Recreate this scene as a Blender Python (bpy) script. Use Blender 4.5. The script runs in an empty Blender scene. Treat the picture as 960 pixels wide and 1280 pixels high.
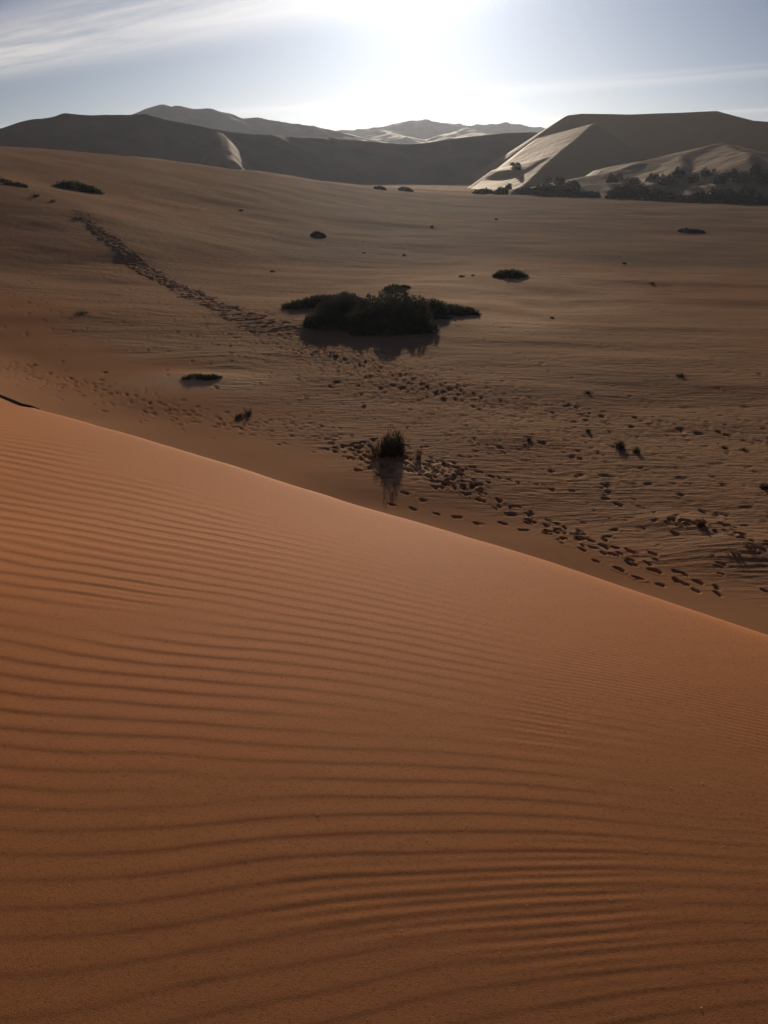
import bpy, math, random
import numpy as np

R = math.radians
sc = bpy.context.scene
col = sc.collection
random.seed(7)
rng = np.random.default_rng(11)

# ------------------------------------------------------------------ camera
CAM_Z = 9.5                      # eye height above the basin floor
PITCH = R(21.2)                  # looking down
F = 1106.0                       # focal length in pixels of the 960 x 1280 photograph
cam_d = bpy.data.cameras.new('camera')
cam_d.sensor_fit = 'VERTICAL'
cam_d.sensor_height = 24.0
cam_d.lens = 24.0 * F / 1280.0
cam_d.clip_start = 0.05
cam_d.clip_end = 40000.0
cam = bpy.data.objects.new('camera', cam_d)
cam.location = (0, 0, CAM_Z)
cam.rotation_euler = (math.pi / 2 - PITCH, 0, 0)
col.objects.link(cam)
sc.camera = cam

# ------------------------------------------------------------------ sun, sky, exposure
SUN_EL, SUN_AZ = R(12.5), R(2.0)          # azimuth clockwise from +Y
sun_d = bpy.data.lights.new('sun', 'SUN')
sun_d.energy = 5.0
sun_d.angle = R(0.53)
sun_d.color = (1.0, 0.83, 0.64)
sun = bpy.data.objects.new('sun', sun_d)
sdir = np.array([math.sin(SUN_AZ) * math.cos(SUN_EL), math.cos(SUN_AZ) * math.cos(SUN_EL), math.sin(SUN_EL)])
sun.rotation_euler = (math.pi / 2 - SUN_EL, 0, math.pi - SUN_AZ)
col.objects.link(sun)

SKY_STRENGTH = 0.05
world = bpy.data.worlds.new('World')
sc.world = world
world.use_nodes = True
wt = world.node_tree
wt.nodes.clear()


def N(t, kind, **kw):
    n = t.nodes.new(kind)
    for k, v in kw.items():
        setattr(n, k, v)
    return n


def math_node(t, op, a, b=None, c=None, clamp=False):
    n = N(t, 'ShaderNodeMath', operation=op, use_clamp=clamp)
    for i, v in enumerate((a, b, c)):
        if v is None:
            continue
        if isinstance(v, (int, float)):
            n.inputs[i].default_value = v
        else:
            t.links.new(v, n.inputs[i])
    return n.outputs[0]


w_out = N(wt, 'ShaderNodeOutputWorld')
sky = N(wt, 'ShaderNodeTexSky', sky_type='NISHITA')
sky.sun_disc = False
sky.sun_elevation = SUN_EL
sky.sun_rotation = SUN_AZ
sky.altitude = 1500.0
sky.air_density = 0.7
sky.dust_density = 2.8
sky.ozone_density = 4.8
bg_sky = N(wt, 'ShaderNodeBackground')
bg_sky.inputs['Strength'].default_value = SKY_STRENGTH
wt.links.new(sky.outputs[0], bg_sky.inputs['Color'])
# high cirrus bands, laid out on a flat layer far overhead
tc = N(wt, 'ShaderNodeTexCoord')
sep = N(wt, 'ShaderNodeSeparateXYZ')
wt.links.new(tc.outputs['Generated'], sep.inputs[0])
zc = math_node(wt, 'MAXIMUM', sep.outputs[2], 0.02)
cx = math_node(wt, 'DIVIDE', sep.outputs[0], zc)
cy = math_node(wt, 'DIVIDE', sep.outputs[1], zc)
along = math_node(wt, 'ADD', math_node(wt, 'MULTIPLY', cx, 0.694), math_node(wt, 'MULTIPLY', cy, -0.72))
across = math_node(wt, 'ADD', math_node(wt, 'MULTIPLY', cx, 0.72), math_node(wt, 'MULTIPLY', cy, 0.694))
comb = N(wt, 'ShaderNodeCombineXYZ')
wt.links.new(math_node(wt, 'MULTIPLY', along, 0.22), comb.inputs[0])
wt.links.new(math_node(wt, 'MULTIPLY', across, 1.25), comb.inputs[1])
cn = N(wt, 'ShaderNodeTexNoise')
cn.inputs['Scale'].default_value = 1.0
cn.inputs['Detail'].default_value = 6.0
cn.inputs['Roughness'].default_value = 0.62
wt.links.new(comb.outputs[0], cn.inputs['Vector'])
wob = math_node(wt, 'MULTIPLY_ADD', cn.outputs['Fac'], 1.0, -0.5)
band = math_node(wt, 'COSINE', math_node(wt, 'MULTIPLY', math_node(wt, 'ADD', math_node(wt, 'ADD', across, -3.92), wob), 2 * math.pi / 6.7))
band = math_node(wt, 'POWER', math_node(wt, 'MAXIMUM', math_node(wt, 'MULTIPLY_ADD', band, 0.5, 0.5), 0.0), 7.0)
patch = N(wt, 'ShaderNodeMapRange')
patch.inputs['From Min'].default_value = 0.24
patch.inputs['From Max'].default_value = 0.56
wt.links.new(cn.outputs['Fac'], patch.inputs['Value'])
thin = N(wt, 'ShaderNodeMapRange')            # thinner veils beyond the near band
for i_, v_ in enumerate((5.5, 9.0, 1.0, 0.22)):
    thin.inputs[i_ + 1].default_value = v_
wt.links.new(across, thin.inputs[0])
mask = math_node(wt, 'MULTIPLY', math_node(wt, 'MULTIPLY', band, patch.outputs[0]), thin.outputs[0], clamp=True)
cl = N(wt, 'ShaderNodeMix', data_type='RGBA', blend_type='ADD')
cl.inputs[7].default_value = (17.0, 13.8, 9.4, 1)
wt.links.new(mask, cl.inputs[0])
wt.links.new(sky.outputs[0], cl.inputs[6])
# aureole of the dusty air round the sun
nrm = N(wt, 'ShaderNodeVectorMath', operation='NORMALIZE')
wt.links.new(tc.outputs['Generated'], nrm.inputs[0])
dot = N(wt, 'ShaderNodeVectorMath', operation='DOT_PRODUCT')
wt.links.new(nrm.outputs[0], dot.inputs[0])
dot.inputs[1].default_value = tuple(sdir)
ang = math_node(wt, 'ARCCOSINE', math_node(wt, 'MINIMUM', dot.outputs['Value'], 0.99999))
aur = math_node(wt, 'MULTIPLY', math_node(wt, 'EXPONENT', math_node(wt, 'MULTIPLY', ang, -1 / R(2.6))), 55.0)
aur = math_node(wt, 'ADD', aur, math_node(wt, 'MULTIPLY', math_node(wt, 'EXPONENT', math_node(wt, 'MULTIPLY', ang, -1 / R(6.5))), 4.5))
au = N(wt, 'ShaderNodeCombineXYZ')
for i_, k_ in enumerate((1.0, 0.97, 0.92)):
    wt.links.new(math_node(wt, 'MULTIPLY', aur, k_), au.inputs[i_])
tot = N(wt, 'ShaderNodeVectorMath', operation='ADD')
wt.links.new(cl.outputs[2], tot.inputs[0])
wt.links.new(au.outputs[0], tot.inputs[1])
wt.links.new(tot.outputs[0], bg_sky.inputs['Color'])
wt.links.new(bg_sky.outputs[0], w_out.inputs['Surface'])

vs = sc.view_settings
vs.view_transform = 'Standard'
vs.look = 'None'
vs.exposure = -0.80
vs.gamma = 1.0
vs.use_curve_mapping = False
sc.cycles.max_bounces = 5
sc.cycles.diffuse_bounces = 2
sc.cycles.volume_bounces = 0


# ------------------------------------------------------------------ noise and helpers
def _hash(ix, iy, seed):
    h = (ix.astype(np.int64) * 374761393 + iy.astype(np.int64) * 668265263 + seed * 1274126177) & 0xFFFFFFFF
    h = ((h ^ (h >> 13)) * 1274126177) & 0xFFFFFFFF
    h = h ^ (h >> 16)
    return (h & 0xFFFF) / 32767.5 - 1.0


def vnoise(x, y, seed=0):
    ix, iy = np.floor(x), np.floor(y)
    fx, fy = x - ix, y - iy
    fx = fx * fx * fx * (fx * (fx * 6 - 15) + 10)
    fy = fy * fy * fy * (fy * (fy * 6 - 15) + 10)
    a, b = _hash(ix, iy, seed), _hash(ix + 1, iy, seed)
    c, d = _hash(ix, iy + 1, seed), _hash(ix + 1, iy + 1, seed)
    return (a * (1 - fx) + b * fx) * (1 - fy) + (c * (1 - fx) + d * fx) * fy


def fbm(x, y, seed=0, octaves=4, gain=0.5):
    s, a = 0.0, 1.0
    for o in range(octaves):
        s = s + a * vnoise(x + 17.3 * o, y - 9.1 * o, seed + o * 31)
        x, y, a = x * 2.03, y * 2.03, a * gain
    return s


def sstep(a, b, x):
    t = np.clip((x - a) / (b - a), 0, 1)
    return t * t * (3 - 2 * t)


CP, SP = math.cos(PITCH), math.sin(PITCH)


def ray(px, py):
    u, v = (px - 480) / F, (640 - py) / F
    return np.array([u, CP + v * SP, -SP + v * CP])


def azel(px, py):
    d = ray(px, py)
    return math.atan2(d[0], d[1]), d[2] / math.hypot(d[0], d[1])


# ------------------------------------------------------------------ the lie of the land
FOOT = CAM_Z - 1.6               # sand under the photographer


def z_top(x, y):
    """windward back of the near dune: rises to a low hump, then tips over towards the sun"""
    yy = np.clip(y, -12, 30)
    p = np.clip(yy, 0, 3.7)
    a = 0.152 * p - 0.0388 * p * p - 0.135 * np.clip(yy - 3.7, 0, None)
    a = a + 0.08 * np.clip(yy, None, 0)
    return FOOT + a + 0.03 * fbm(x / 3.1, y / 3.1, 5, 2)


# the crest, found where the view lines of the photograph meet the dune's back
def hit_top(px, py):
    d = ray(px, py)
    t = np.linspace(1, 24, 8000)
    z = CAM_Z + d[2] * t - z_top(d[0] * t, d[1] * t)
    i = int(np.argmax(z < 0))
    return d[0] * t[i], d[1] * t[i]


cpts = np.array([hit_top(*p) for p in ((0, 494), (240, 561), (480, 640), (720, 712), (960, 783))])
d0 = cpts[-1] - cpts[0]
CD = d0 / np.hypot(*d0)                       # along the crest, to the right
CN = np.array([-CD[1], CD[0]])                # across it, towards the basin
c_t = cpts @ CD
c_s = cpts @ CN
CQ = np.polyfit(c_t, c_s, 2)                  # bow of the crest


def crest_s(x, y):
    t = np.clip(x * CD[0] + y * CD[1], c_t[0] - 3, c_t[-1] + 3)
    return x * CN[0] + y * CN[1] - np.polyval(CQ, t) + 0.009 * fbm(t / 0.6, 0 * t + 3.3, 15, 3)


_rim_px = [(-260, 163), (0, 183), (170, 197), (320, 214), (400, 226), (480, 235), (560, 241), (700, 244), (960, 249), (1220, 252)]
_ra = [azel(*p) for p in _rim_px]
RIM_AZ = np.array([a for a, _ in _ra])
RIM_T = np.array([t for _, t in _ra])


def rim(az):
    Rr = 215 + 130 * sstep(-0.45, 0.25, az)
    return Rr, CAM_Z + Rr * np.interp(az, RIM_AZ, RIM_T)


BANK = []                                     # world points of the trail cut into the slope
HUMPS = []                                    # x, y, sx, sy, rot, height


def z_basin(x, y):
    r = np.hypot(x, y) + 1e-6
    az = np.arctan2(x, y)
    Rr, zr = rim(az)
    front = sstep(-0.2, 0.4, y / r)
    zr = zr * front
    r0 = 48 + 30 * sstep(-0.35, 0.2, az)
    up = sstep(0, 1, (r - r0) / (Rr - r0))
    down = sstep(0, 1, (r - Rr) / 170.0)
    z = zr * up * (1 - down)
    near = sstep(1200, 500, r)
    z = z + near * (0.20 * fbm(x / 15.0, y / 11.0, 3, 3) + 0.5 * sstep(40, 160, r) * fbm(x / 55.0, y / 40.0, 8, 2) * (1 - 0.6 * up))
    if BANK:
        d = np.full(np.shape(x), 1e9)
        sd = np.zeros(np.shape(x))
        f = np.zeros(np.shape(x))
        for i, (a, b) in enumerate(zip(BANK[:-1], BANK[1:])):
            ex, ey = b[0] - a[0], b[1] - a[1]
            L = math.hypot(ex, ey)
            t = ((x - a[0]) * ex + (y - a[1]) * ey) / (L * L)
            tc_ = np.clip(t, 0, 1)
            q = np.hypot(x - a[0] - tc_ * ex, y - a[1] - tc_ * ey)
            s_ = (ex * (y - a[1]) - ey * (x - a[0])) / L
            m = q < d
            d = np.where(m, q, d)
            sd = np.where(m, s_, sd)
            f = np.where(m, (i + tc_) / (len(BANK) - 1), f)
        ends = sstep(0, 0.15, f) * sstep(1.0, 0.75, f)
        sd = sd + 0.3 * fbm(x / 1.6, y / 1.6, 71, 2)
        # the far side stands higher, the trodden bank drops to the near side
        z = z + ends * 0.14 * (sstep(-1.5, 1.3, sd) - 0.5) * np.exp(-(d / 11.0) ** 2)
    for hx, hy, sx, sy, rot, h in HUMPS:
        c, s = math.cos(rot), math.sin(rot)
        dx, dy = (x - hx) * c + (y - hy) * s, -(x - hx) * s + (y - hy) * c
        z = z + h * np.exp(-0.5 * ((dx / sx) ** 2 + (dy / sy) ** 2))
    return z


def height(x, y, parts=False):
    x, y = np.asarray(x, float), np.asarray(y, float)
    s = crest_s(x, y)
    top = z_top(x, y)
    # lee slope, with a rounded lip
    lip = 0.5 * (s + np.sqrt(s * s + 0.06 ** 2))
    lee = top - 0.63 * lip
    base = z_basin(x, y)
    k = 3.2
    h = np.clip(k - np.abs(lee - base), 0, None) / k
    z = np.maximum(lee, base) + h * h * k * 0.25
    if parts:
        return z, s
    return z


def at(px, py, h=0.0):
    """point of the basin ground (lifted by h) seen at a pixel of the photograph"""
    d = ray(px, py)
    t = np.exp(np.linspace(math.log(16), math.log(3000), 6000))
    x, y = d[0] * t, d[1] * t
    z = CAM_Z + d[2] * t - (height(x, y) + h)
    b = np.nonzero((z < 0) & (t > 17))[0]
    # skip the near dune
    b = b[crest_s(x[b], y[b]) > 9]
    i = int(b[0]) if len(b) else len(t) - 1
    return float(x[i]), float(y[i])


def hump(px, py, sx, sy, rot, h):
    x, y = at(px, py)
    HUMPS.append((x, y, sx, sy, rot, h))


hump(655, 345, 9.0, 7.0, 0.0, 0.5)
hump(560, 358, 6.0, 4.0, 0.1, 0.25)
hump(480, 392, 4.8, 3.6, 0.0, 0.7)
hump(30, 262, 22.0, 9.0, -0.7, 1.6)
hump(120, 400, 18.0, 8.0, -0.3, 0.8)
hump(925, 690, 1.5, 0.9, 0.2, 0.24)
hump(850, 655, 0.9, 0.5, -0.3, 0.16)
hump(255, 470, 2.2, 0.9, -0.1, 0.08)

TRAIL = [(82, 246), (108, 276), (160, 318), (230, 362), (300, 394), (345, 411), (400, 434)]
_b = [at(*p) for p in TRAIL]
BANK.extend(_b)

# ------------------------------------------------------------------ materials


def new_mat(name):
    m = bpy.data.materials.new(name)
    m.use_nodes = True
    t = m.node_tree
    t.nodes.clear()
    out = N(t, 'ShaderNodeOutputMaterial')
    b = N(t, 'ShaderNodeBsdfPrincipled')
    t.links.new(b.outputs[0], out.inputs['Surface'])
    return m, t, b


def noise_node(t, vec, scale, detail=3.0, rough=0.55):
    n = N(t, 'ShaderNodeTexNoise')
    n.inputs['Scale'].default_value = scale
    n.inputs['Detail'].default_value = detail
    n.inputs['Roughness'].default_value = rough
    if vec is not None:
        t.links.new(vec, n.inputs['Vector'])
    return n.outputs['Fac']


def maprange(t, v, a, b, c=0.0, d=1.0):
    n = N(t, 'ShaderNodeMapRange')
    for i, q in enumerate((a, b, c, d)):
        n.inputs[i + 1].default_value = q
    t.links.new(v, n.inputs[0])
    return n.outputs[0]


def mixcol(t, fac, a, b):
    n = N(t, 'ShaderNodeMix', data_type='RGBA')
    if isinstance(fac, (int, float)):
        n.inputs[0].default_value = fac
    else:
        t.links.new(fac, n.inputs[0])
    for i, c in ((6, a), (7, b)):
        if isinstance(c, tuple):
            n.inputs[i].default_value = (*c, 1)
        else:
            t.links.new(c, n.inputs[i])
    return n.outputs[2]


def mapping(t, vec, scale, rot=(0, 0, 0)):
    n = N(t, 'ShaderNodeMapping')
    n.inputs['Scale'].default_value = scale
    n.inputs['Rotation'].default_value = rot
    t.links.new(vec, n.inputs['Vector'])
    return n.outputs[0]


def bump(t, h, strength, dist, prev=None):
    n = N(t, 'ShaderNodeBump')
    n.inputs['Distance'].default_value = dist
    if isinstance(strength, (int, float)):
        n.inputs['Strength'].default_value = strength
    else:
        t.links.new(strength, n.inputs['Strength'])
    t.links.new(h, n.inputs['Height'])
    if prev is not None:
        t.links.new(prev, n.inputs['Normal'])
    return n.outputs[0]


def glint(t, b, fac, rough):
    """share of grains whose glassy faces scatter light forwards at a low angle"""
    b.inputs['Specular IOR Level'].default_value = 0.0
    g = N(t, 'ShaderNodeBsdfPrincipled')
    g.inputs['Specular IOR Level'].default_value = 0.12
    g.inputs['Roughness'].default_value = rough
    for nm in ('Base Color', 'Normal'):
        if b.inputs[nm].links:
            t.links.new(b.inputs[nm].links[0].from_socket, g.inputs[nm])
    mx_ = N(t, 'ShaderNodeMixShader')
    mx_.inputs[0].default_value = fac
    out = [n for n in t.nodes if n.type == 'OUTPUT_MATERIAL'][0]
    t.links.new(b.outputs[0], mx_.inputs[1])
    t.links.new(g.outputs[0], mx_.inputs[2])
    t.links.new(mx_.outputs[0], out.inputs['Surface'])


def sand_near():
    m, t, b = new_mat('orange_sand')
    P = N(t, 'ShaderNodeTexCoord').outputs['Object']
    big = maprange(t, noise_node(t, P, 0.9, 3), 0.35, 0.65)
    grain = noise_node(t, P, 330.0, 2, 0.7)
    grain2 = noise_node(t, P, 120.0, 2, 0.7)
    c = mixcol(t, big, (0.70, 0.252, 0.086), (0.67, 0.252, 0.096))
    c = mixcol(t, maprange(t, grain, 0.42, 0.72), c, (0.72, 0.31, 0.11))
    c = mixcol(t, maprange(t, grain2, 0.52, 0.75, 0, 0.55), c, (0.33, 0.11, 0.035))
    t.links.new(c, b.inputs['Base Color'])
    b.inputs['Roughness'].default_value = 0.75
    b.inputs['Specular IOR Level'].default_value = 0.0
    n1 = bump(t, grain, 0.32, 0.0022)
    n2 = bump(t, noise_node(t, P, 70.0, 3), 0.10, 0.003, n1)
    t.links.new(n2, b.inputs['Normal'])
    glint(t, b, 0.55, 0.75)
    return m


def sand_basin():
    m, t, b = new_mat('basin_sand')
    P = N(t, 'ShaderNodeTexCoord').outputs['Object']
    at_ = N(t, 'ShaderNodeAttribute', attribute_name='apron')
    ap = at_.outputs['Fac']
    tr = N(t, 'ShaderNodeAttribute', attribute_name='trodden').outputs['Fac']
    big = maprange(t, noise_node(t, P, 0.045, 4), 0.35, 0.65)
    mid = maprange(t, noise_node(t, mapping(t, P, (0.25, 0.5, 0.5)), 1.0, 4), 0.35, 0.68)
    c = mixcol(t, big, (0.395, 0.238, 0.135), (0.385, 0.205, 0.108))
    c = mixcol(t, maprange(t, mid, 0.3, 1.0, 0.0, 0.55), c, (0.31, 0.20, 0.125))
    c = mixcol(t, ap, c, (0.46, 0.222, 0.105))
    co_ = N(t, 'ShaderNodeAttribute', attribute_name='coarse').outputs['Fac']
    c = mixcol(t, math_node(t, 'MULTIPLY', co_, 0.85), c, (0.21, 0.145, 0.10))
    cl_ = N(t, 'ShaderNodeAttribute', attribute_name='clean_lit').outputs['Fac']
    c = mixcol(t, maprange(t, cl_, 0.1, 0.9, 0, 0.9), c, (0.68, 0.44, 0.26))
    speck = maprange(t, noise_node(t, P, 5.5, 3, 0.8), 0.60, 0.75, 0, 0.5)
    c = mixcol(t, speck, c, (0.18, 0.115, 0.075))
    t.links.new(c, b.inputs['Base Color'])
    b.inputs['Roughness'].default_value = 0.8
    b.inputs['Specular IOR Level'].default_value = 0.0
    inv = math_node(t, 'SUBTRACT', 1.0, ap)
    fine = noise_node(t, mapping(t, P, (0.9, 4.6, 1.0), (0, 0, 0.06)), 1.0, 3, 0.55)
    coarse = noise_node(t, mapping(t, P, (0.30, 1.1, 0.5), (0, 0, -0.12)), 1.0, 6, 0.72)
    n1 = bump(t, coarse, math_node(t, 'MULTIPLY', inv, 0.6), 0.16)
    n2 = bump(t, fine, math_node(t, 'MULTIPLY', inv, 0.85), 0.075, n1)
    n3 = bump(t, noise_node(t, P, 2.6, 3, 0.75), math_node(t, 'MULTIPLY', tr, 1.0), 0.30, n2)
    n3 = bump(t, noise_node(t, P, 1.7, 4, 0.7), math_node(t, 'MULTIPLY', inv, 0.65), 0.10, n3)
    n4 = bump(t, noise_node(t, P, 40.0, 2), 0.3, 0.008, n3)
    t.links.new(n4, b.inputs['Normal'])
    glint(t, b, 0.17, 0.8)
    return m


def sand_far(name, lit, dark, scale, spark=0.6):
    m, t, b = new_mat(name)
    P = N(t, 'ShaderNodeTexCoord').outputs['Object']
    v = noise_node(t, P, scale, 5, 0.65)
    c = mixcol(t, maprange(t, v, 0.38, 0.64), lit, dark)
    t.links.new(c, b.inputs['Base Color'])
    b.inputs['Roughness'].default_value = 0.85
    b.inputs['Specular IOR Level'].default_value = 0.0
    n1 = bump(t, noise_node(t, P, scale * 7, 4, 0.6), 0.5, 1.2)
    t.links.new(n1, b.inputs['Normal'])
    glint(t, b, spark, 0.7)
    return m


M_NEAR = sand_near()
M_BASIN = sand_basin()


def plant_mat(name, a, bcol, trans=0.25):
    m, t, b = new_mat(name)
    P = N(t, 'ShaderNodeTexCoord').outputs['Object']
    v = noise_node(t, P, 2.5, 3)
    c = mixcol(t, maprange(t, v, 0.35, 0.65), a, bcol)
    t.links.new(c, b.inputs['Base Color'])
    b.inputs['Roughness'].default_value = 0.75
    tl = N(t, 'ShaderNodeBsdfTranslucent')
    t.links.new(c, tl.inputs['Color'])
    mx = N(t, 'ShaderNodeMixShader')
    mx.inputs[0].default_value = trans
    out = [n for n in t.nodes if n.type == 'OUTPUT_MATERIAL'][0]
    t.links.new(b.outputs[0], mx.inputs[1])
    t.links.new(tl.outputs[0], mx.inputs[2])
    t.links.new(mx.outputs[0], out.inputs['Surface'])
    return m


M_GREEN = plant_mat('spiny_green', (0.062, 0.068, 0.042), (0.095, 0.098, 0.060), 0.28)
M_OLIVE = plant_mat('olive_grass', (0.085, 0.070, 0.036), (0.06, 0.058, 0.030), 0.25)
M_STRAW = plant_mat('straw', (0.20, 0.125, 0.06), (0.13, 0.08, 0.04), 0.3)
M_TREE = plant_mat('tree_leaf', (0.030, 0.034, 0.020), (0.045, 0.048, 0.027), 0.05)
M_WOOD, _t, _b = new_mat('dry_wood')
_b.inputs['Base Color'].default_value = (0.06, 0.042, 0.03, 1)
_b.inputs['Roughness'].default_value = 0.85
_v = noise_node(_t, N(_t, 'ShaderNodeTexCoord').outputs['Object'], 14.0, 3)
_t.links.new(mixcol(_t, _v, (0.04, 0.028, 0.02), (0.09, 0.065, 0.045)), _b.inputs['Base Color'])


# ------------------------------------------------------------------ mesh helpers
def mesh_np(name, verts, faces, smooth=True):
    """faces: (n, 3 or 4) array"""
    me = bpy.data.meshes.new(name)
    verts = np.ascontiguousarray(verts, dtype=np.float32)
    faces = np.ascontiguousarray(faces, dtype=np.int32)
    nf, k = faces.shape
    me.vertices.add(len(verts))
    me.vertices.foreach_set('co', verts.ravel())
    me.loops.add(nf * k)
    me.loops.foreach_set('vertex_index', faces.ravel())
    me.polygons.add(nf)
    me.polygons.foreach_set('loop_start', np.arange(0, nf * k, k, dtype=np.int32))
    me.polygons.foreach_set('use_smooth', np.full(nf, smooth))
    me.update(calc_edges=True)
    me.validate()
    return me


def link(name, me, mat=None, parent=None, loc=None):
    o = bpy.data.objects.new(name, me)
    col.objects.link(o)
    if mat is not None and me is not None and len(me.materials) == 0:
        me.materials.append(mat)
    if parent is not None:
        o.parent = parent
    if loc is not None:
        o.location = loc
    return o


def tag(o, label, cat, group=None):
    o['label'] = label
    o['category'] = cat
    if group:
        o['group'] = group
    return o


def structure(o, label, cat):
    o['kind'] = 'structure'
    o['label'] = label
    o['category'] = cat
    return o


def grid_faces(nr, nc, wrap=False):
    i = np.arange(nr - 1)[:, None]
    jn = nc if wrap else nc - 1
    j = np.arange(jn)[None, :]
    j2 = (j + 1) % nc
    a = i * nc + j
    b = i * nc + j2
    c = (i + 1) * nc + j2
    d = (i + 1) * nc + j
    return np.stack([a, d, c, b], -1).reshape(-1, 4)


# ------------------------------------------------------------------ polar grid of the ground
NV = 760
az_in = np.linspace(R(-37), R(37), NV)
az_out = np.linspace(R(37), R(323), 62)[1:-1]
AZ = np.concatenate([az_in, az_out])
NC = len(AZ)
sa, ca = np.sin(AZ), np.cos(AZ)

# how far the crest is along each bearing
rr = np.linspace(0.5, 18.0, 2000)
S_ = crest_s(sa[:, None] * rr[None], ca[:, None] * rr[None])
beyond = S_ > 0.35
first = np.where(beyond.any(1), beyond.argmax(1), len(rr) - 1)
r_split = rr[first]
# smooth the hand-over towards the bearings that never cross the crest
r_split = np.minimum(r_split, 17.5)

NF = 640
ph0 = math.atan2(1.6, 0.30)
ph_mid = R(60)
rows = []
ph1 = np.arctan2(1.6, r_split)
tt = np.concatenate([np.linspace(0, 0.03, 12)[:-1], np.linspace(0.03, 1, NF)])
PH = np.where(tt[:, None] < 0.03, ph0 + (ph_mid - ph0) * (tt[:, None] / 0.03), ph_mid + (ph1[None] - ph_mid) * ((tt[:, None] - 0.03) / 0.97))
RF = 1.6 / np.tan(PH)
RF[-1] = r_split

# rows of the basin
r_fine = np.exp(np.linspace(math.log(20.0), math.log(9000.0), 40000))
w = 885 * CAM_Z / r_fine ** 2 * 0.92 + np.where((r_fine > 45) & (r_fine < 420), 0.055 * 885 / r_fine, 0) + 0.012 * 885 / r_fine
cum = np.concatenate([[0], np.cumsum(0.5 * (w[1:] + w[:-1]) * np.diff(r_fine))])
NB = int(cum[-1])
r_com = np.interp(np.linspace(0, cum[-1], NB), cum, r_fine)
hid = np.linspace(0, 1, 32)[:-1]
RB = np.concatenate([r_split[None] + (20.0 - r_split[None]) * hid[:, None], np.repeat(r_com[:, None], NC, 1)])
print('crest', cpts, 's at test', [float(crest_s(*hit_top(*q))) for q in ((0, 570), (480, 730), (700, 850), (960, 980))])
print('grid', NC, NF, len(RB))

# ------------------------------------------------------------------ near dune with its ripples
XF, YF = RF * sa[None], RF * ca[None]
ZF, SF = height(XF, YF, True)

# ripple phase: a smooth field through traced ripple lines (photograph pixel -> sand)
LINES = [
    (-14.5, [(0, 565), (120, 591), (240, 616), (330, 637)]),
    (-8.8, [(0, 610), (120, 633), (240, 657), (320, 672), (430, 697)]),
    (0.0, [(0, 701), (160, 722), (320, 750), (480, 780)]),
    (4.0, [(0, 762), (160, 783), (320, 808), (480, 828), (640, 854), (800, 880), (960, 905)]),
    (8.0, [(0, 833), (160, 848), (320, 866), (480, 885), (640, 905), (800, 930), (960, 955)]),
    (12.0, [(0, 930), (160, 936), (320, 944), (480, 950), (640, 960), (800, 977), (960, 1003)]),
    (16.0, [(0, 1032), (160, 1031), (320, 1025), (480, 1022), (640, 1021), (740, 1019), (960, 1052)]),
    (19.0, [(0, 1128), (160, 1126), (320, 1108), (480, 1090), (640, 1086), (790, 1094), (960, 1104)]),
    (21.2, [(0, 1240), (117, 1230), (233, 1215), (320, 1203), (520, 1165), (640, 1138), (807, 1125), (960, 1130)]),
    (22.4, [(640, 1190), (723, 1173), (807, 1162), (867, 1153), (960, 1157)]),
    (23.4, [(673, 1250), (773, 1220), (873, 1193), (960, 1182)]),
    (24.5, [(870, 1257), (907, 1243), (960, 1223)]),
    (24.2, [(0, 1380), (300, 1330), (520, 1280)]),
]
px_, py_, pv_ = [], [], []
for k, pts in LINES:
    for p in pts:
        hx, hy = hit_top(*p)
        px_.append(hx); py_.append(hy); pv_.append(k)
px_, py_, pv_ = map(np.array, (px_, py_, pv_))


def basis(x, y):
    x = np.clip(x, -6.5, 1.35); y = np.clip(y, 0.7, 12.0)
    q = np.log(y + 0.6)
    return np.stack([np.ones_like(x), x, y, q, x * x, x * q, q * q, x * y, x * x * q, x * q * q, q ** 3, x ** 3], -1)


Bm = basis(px_, py_)
coef = np.linalg.solve(Bm.T @ Bm + 1e-3 * np.eye(Bm.shape[1]), Bm.T @ pv_)
print('pts', px_.min(), px_.max(), py_.min(), py_.max()); print('ripple fit rms', float(np.sqrt(np.mean((Bm @ coef - pv_) ** 2))))
phase = basis(XF, YF) @ coef - 3.0 * np.clip(XF - 1.35, 0, None)
phase = phase + 0.25 * fbm(XF / 0.95, YF / 0.5, 41, 3) + 0.035 * fbm(XF / 0.2, YF / 0.12, 47, 2)
# forks, where one ripple line ends between two others
calm = np.ones_like(phase)
for i, f in enumerate([(845, 962), (505, 904), (130, 777), (905, 1012), (700, 868), (250, 985)]):
    fx, fy = hit_top(*f)
    phase = phase + (1 if i % 2 else -1) * np.arctan2(YF - fy, XF - fx) / (2 * math.pi)
    calm = calm * (1 - 0.9 * np.exp(-((XF - fx) / (0.16 * fy)) ** 2 - ((YF - fy) / (0.055 * fy)) ** 2))
ph = (phase % 1.0)
# gentle windward side, short steep lee side that faces the photographer
prof = np.where(ph < 0.76, 0.5 - 0.5 * np.cos(np.pi * ph / 0.76), 0.5 + 0.5 * np.cos(np.pi * (ph - 0.76) / 0.24))
patchy = 0.75 + 0.35 * fbm(XF / 1.3, YF / 0.8, 61, 3)
e_ = 0.01
gx = (basis(XF + e_, YF) - basis(XF - e_, YF)) @ coef / (2 * e_)
gy = (basis(XF, YF + e_) - basis(XF, YF - e_)) @ coef / (2 * e_)
lam = 1.0 / np.maximum(np.hypot(gx, gy), 4.0)          # local ripple spacing
amp = 0.033 * np.minimum(lam, 0.13) * np.clip(patchy, 0.35, 1.15) * sstep(0.42, 1.0, -SF + 0.15 * fbm(XF / 0.8, YF / 0.6, 63, 2))
amp = amp * calm * (0.19 + 0.81 * sstep(1.0, 2.8, YF))
ZF = ZF + amp * (prof - 0.5)
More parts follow.
